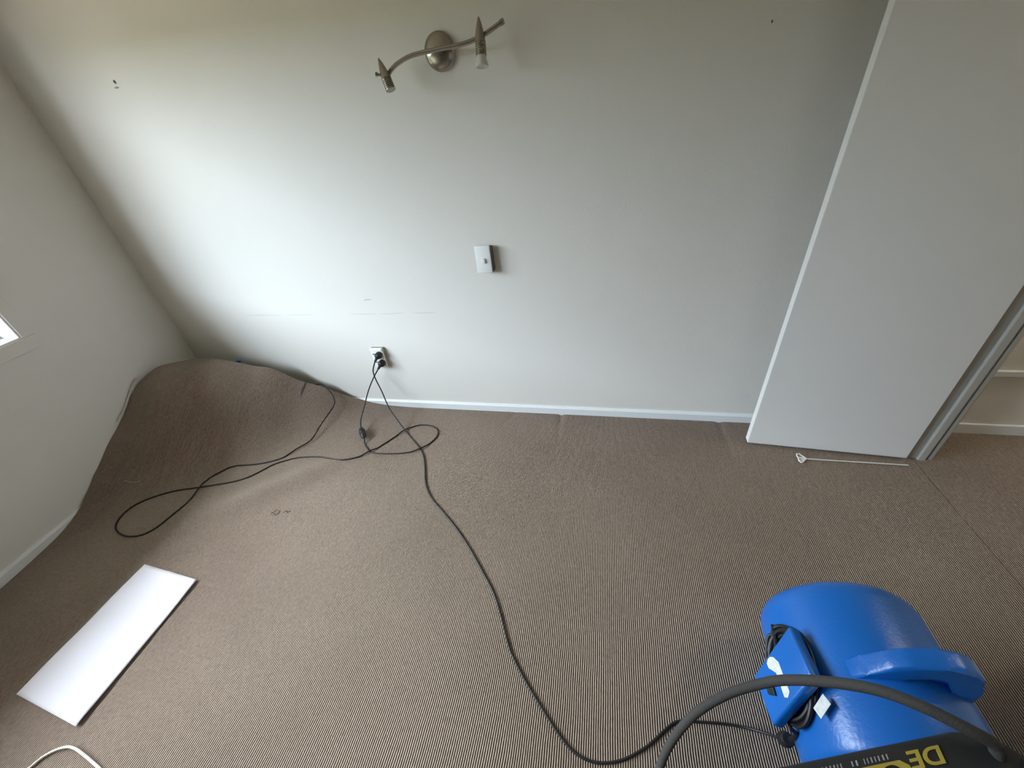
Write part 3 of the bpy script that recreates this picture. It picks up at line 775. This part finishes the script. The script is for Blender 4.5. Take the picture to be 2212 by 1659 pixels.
def lettering(txt, size, u, v, mname, name, shear=0.0, lift=0.0008, xs=1.0):
    """raised print on the lid, read from the far side of the machine"""
    cu = bpy.data.curves.new('txt', 'FONT'); cu.body = txt; cu.size = size; cu.extrude = 0.0004; cu.align_x = 'LEFT'; cu.shear = shear; cu.offset = size * 0.02
    to = bpy.data.objects.new('txt', cu); C.objects.link(to)
    bpy.context.view_layer.update()
    me = bpy.data.meshes.new_from_object(to.evaluated_get(bpy.context.evaluated_depsgraph_get()))
    bpy.data.objects.remove(to); bpy.data.curves.remove(cu)
    # letters run along -ux, their tops face the camera side (+uy)
    org = vp(u, v, VZ + lift)
    for vert in me.vertices:
        x, y, z = vert.co
        vert.co = org - ux * x * xs + uy * y + Vector((0, 0, z))
    me.materials.clear(); me.materials.append(M[mname])
    o = bpy.data.objects.new(name, me); C.objects.link(o)
    o.parent = lid
    return o
lettering('DE', 0.0235, 0.213, 0.0105, 'yellow', 'yellow_letters', 0.25, xs=1.65)['label'] = 'yellow letters DE, upside down'
band = [vp(0.158, 0.022, VZ + 0.0002), vp(0.150, 0.016, VZ + 0.0002), vp(0.02, 0.016, VZ + 0.0002), vp(0.02, 0.046, VZ + 0.0002), vp(0.150, 0.046, VZ + 0.0002), vp(0.158, 0.040, VZ + 0.0002)]
bo = link_bm('yellow_band', prism_bm(band, (0, 0, 1), 0.0006), 'yellow'); sub(bo, lid)
lettering('COM', 0.020, 0.146, 0.0195, 'black_plastic', 'band_letters', 0.15, 0.0014, xs=1.5)['label'] = 'dark letters COM on the yellow band'
mk = bmesh.new()
random.seed(11)
uu = 0.140
while uu > 0.040:                                             # a line of tiny white print, too small to read
    w_ = random.uniform(0.0022, 0.0042)
    if random.random() > 0.15:
        prism = [vp(uu, 0.0085, VZ + 0.0003), vp(uu - w_ * 0.6, 0.0085, VZ + 0.0003), vp(uu - w_ * 0.6 - 0.002, 0.0135, VZ + 0.0003), vp(uu - 0.002, 0.0135, VZ + 0.0003)]
        A_ = [mk.verts.new(p) for p in prism]; mk.faces.new(A_)
    uu -= w_ + 0.0022
sub(link_bm('tiny_print', mk, 'white_print', label='line of tiny white print'), lid)
# thick braided lead arching off the machine
hose = [vp(0.275, 0.030, VZ - 0.004), (0.519, 0.2515, 0.612), (0.4918, 0.259, 0.622), (0.4552, 0.2759, 0.62), (0.4178, 0.2958, 0.6), (0.3781, 0.312, 0.56), (0.3338, 0.3268, 0.5), (0.3001, 0.3276, 0.46), (0.2516, 0.3158, 0.42), (0.2059, 0.2942, 0.38),
        (0.1748, 0.2706, 0.34), (0.151, 0.2441, 0.3), (0.139, 0.2214, 0.27), (0.1312, 0.198, 0.24), (0.125, 0.16, 0.19), (0.12, 0.12, 0.12), (0.11, 0.08, 0.05), (0.09, 0.03, 0.0085), (0.05, -0.05, 0.0085), (0.06, -0.16, 0.0085)]
adopt(vac, link_bm('braided_lead', tube_bm(catmull(hose, 8), 0.0080, 14), 'hose', smooth=True, label='thick grey braided lead arching over the blower'))

# ------------------------------------------------------------------ sheet of paper on the carpet
def paper():
    P00, P10, P11, P01 = Vector((-1.798, 0.5289, 0)), Vector((-1.4989, 0.5042, 0)), Vector((-1.4803, 0.0633, 0)), Vector((-1.7894, 0.0909, 0))
    b = bmesh.new(); nu, nv = 24, 36; g = []
    for i in range(nu + 1):
        row = []
        for j in range(nv + 1):
            u, v = i / nu, j / nv
            p = (P00 * (1 - u) + P10 * u) * (1 - v) + (P01 * (1 - u) + P11 * u) * v
            z = 0.004 + 0.004 * u ** 2 * (0.5 + 0.5 * math.sin(v * 9 + 1)) + 0.0025 * math.sin(v * 6 + u * 2) ** 2
            z += 0.003 * math.exp(-((u - 0.52 - 0.25 * v) / 0.07) ** 2) * max(0, 1 - v * 2.2)      # soft crease at the far end
            z += 0.003 * math.exp(-((u + 1.1 * (1 - v) - 1.05) / 0.06) ** 2) * max(0, v * 3 - 2)    # and at the near end
            row.append(b.verts.new((p.x, p.y, z)))
        g.append(row)
    for i in range(nu):
        for j in range(nv): b.faces.new((g[i][j], g[i + 1][j], g[i + 1][j + 1], g[i][j + 1]))
    o = link_bm('paper_sheet', b, 'paper', smooth=True)
    so = o.modifiers.new('thickness', 'SOLIDIFY'); so.thickness = 0.0006; so.offset = 1
    return o
tag(paper(), 'large blank white sheet of paper lying on the carpet at left', 'paper')

# ------------------------------------------------------------------ white cable at the lower left
wc = [(-1.60, -0.20, 0.004), (-1.55, -0.10, 0.004), (-1.5186, -0.0321, 0.005), (-1.502, -0.0031, 0.006), (-1.47, 0.0175, 0.008), (-1.4352, 0.0248, 0.009), (-1.381, 0.0187, 0.008), (-1.305, 0.005, 0.006), (-1.2381, -0.0091, 0.004), (-1.15, -0.06, 0.004), (-1.10, -0.16, 0.004)]
tag(link_bm('white_cable', tube_bm(catmull(wc, 8), 0.0034, 10), 'cable_white', smooth=True), 'loop of thin white cable on the carpet at the lower left', 'cable')

# ------------------------------------------------------------------ plastic balloon stick by the door
st = thing('balloon_stick', 'thin whitish plastic stick with a looped cup end by the door bottom', 'stick', (1.06, 1.384, 0))
adopt(st, link_bm('rod', tube_bm([(0.884, 1.3838, 0.006), (1.0, 1.384, 0.005), (1.2531, 1.3845, 0.005)], 0.0030, 10), 'clear_stick', smooth=True))
lp_ = [(0.884, 1.3838, 0.008), (0.872, 1.396, 0.010), (0.862, 1.404, 0.013), (0.853, 1.401, 0.015), (0.849, 1.391, 0.014), (0.851, 1.379, 0.012), (0.850, 1.368, 0.010), (0.855, 1.358, 0.008), (0.862, 1.360, 0.007), (0.873, 1.372, 0.007), (0.884, 1.3838, 0.008)]
cup = adopt(st, link_bm('cup_loop', tube_bm(catmull(lp_, 5), 0.0024, 8), 'plastic_white', smooth=True))
sub(link_bm('cup_bar', tube_bm([(0.884, 1.3838, 0.008), (0.868, 1.383, 0.011), (0.8505, 1.382, 0.012)], 0.0026, 8), 'plastic_white', smooth=True), cup)
b = bmesh.new()
fan = [b.verts.new(p) for p in [(0.884, 1.3838, 0.007), (0.852, 1.381, 0.010), (0.851, 1.368, 0.008), (0.857, 1.360, 0.006), (0.872, 1.372, 0.006)]]
b.faces.new(fan); f2 = bmesh.ops.extrude_face_region(b, geom=list(b.faces))
bmesh.ops.translate(b, vec=(0, 0, 0.0012), verts=[v for v in f2['geom'] if isinstance(v, bmesh.types.BMVert)])
sub(link_bm('cup_web', b, 'clear_stick'), cup)

# ------------------------------------------------------------------ stray threads on the carpet
def thread(pts, m, label, r=0.0010):
    P = [(x, y, float(carpet_z(x, y)) + 0.0018) for x, y in pts]
    tag(link_bm('thread', tube_bm(catmull(P, 6), r, 6), m, smooth=True), label, 'thread')
thread([(-1.425, .822), (-1.41, .842), (-1.392, .842), (-1.389, .826), (-1.402, .818), (-1.408, .828)], 'thread', 'small curl of dark thread on the lit carpet')
thread([(-1.370, .835), (-1.358, .846), (-1.350, .838), (-1.343, .846), (-1.336, .842)], 'thread', 'short squiggle of dark thread beside the thread curl')
thread([(-2.29, .862), (-2.265, .866), (-2.245, .875), (-2.235, .888)], 'thread_pale', 'pale thread lying in the shade below the billowed carpet')
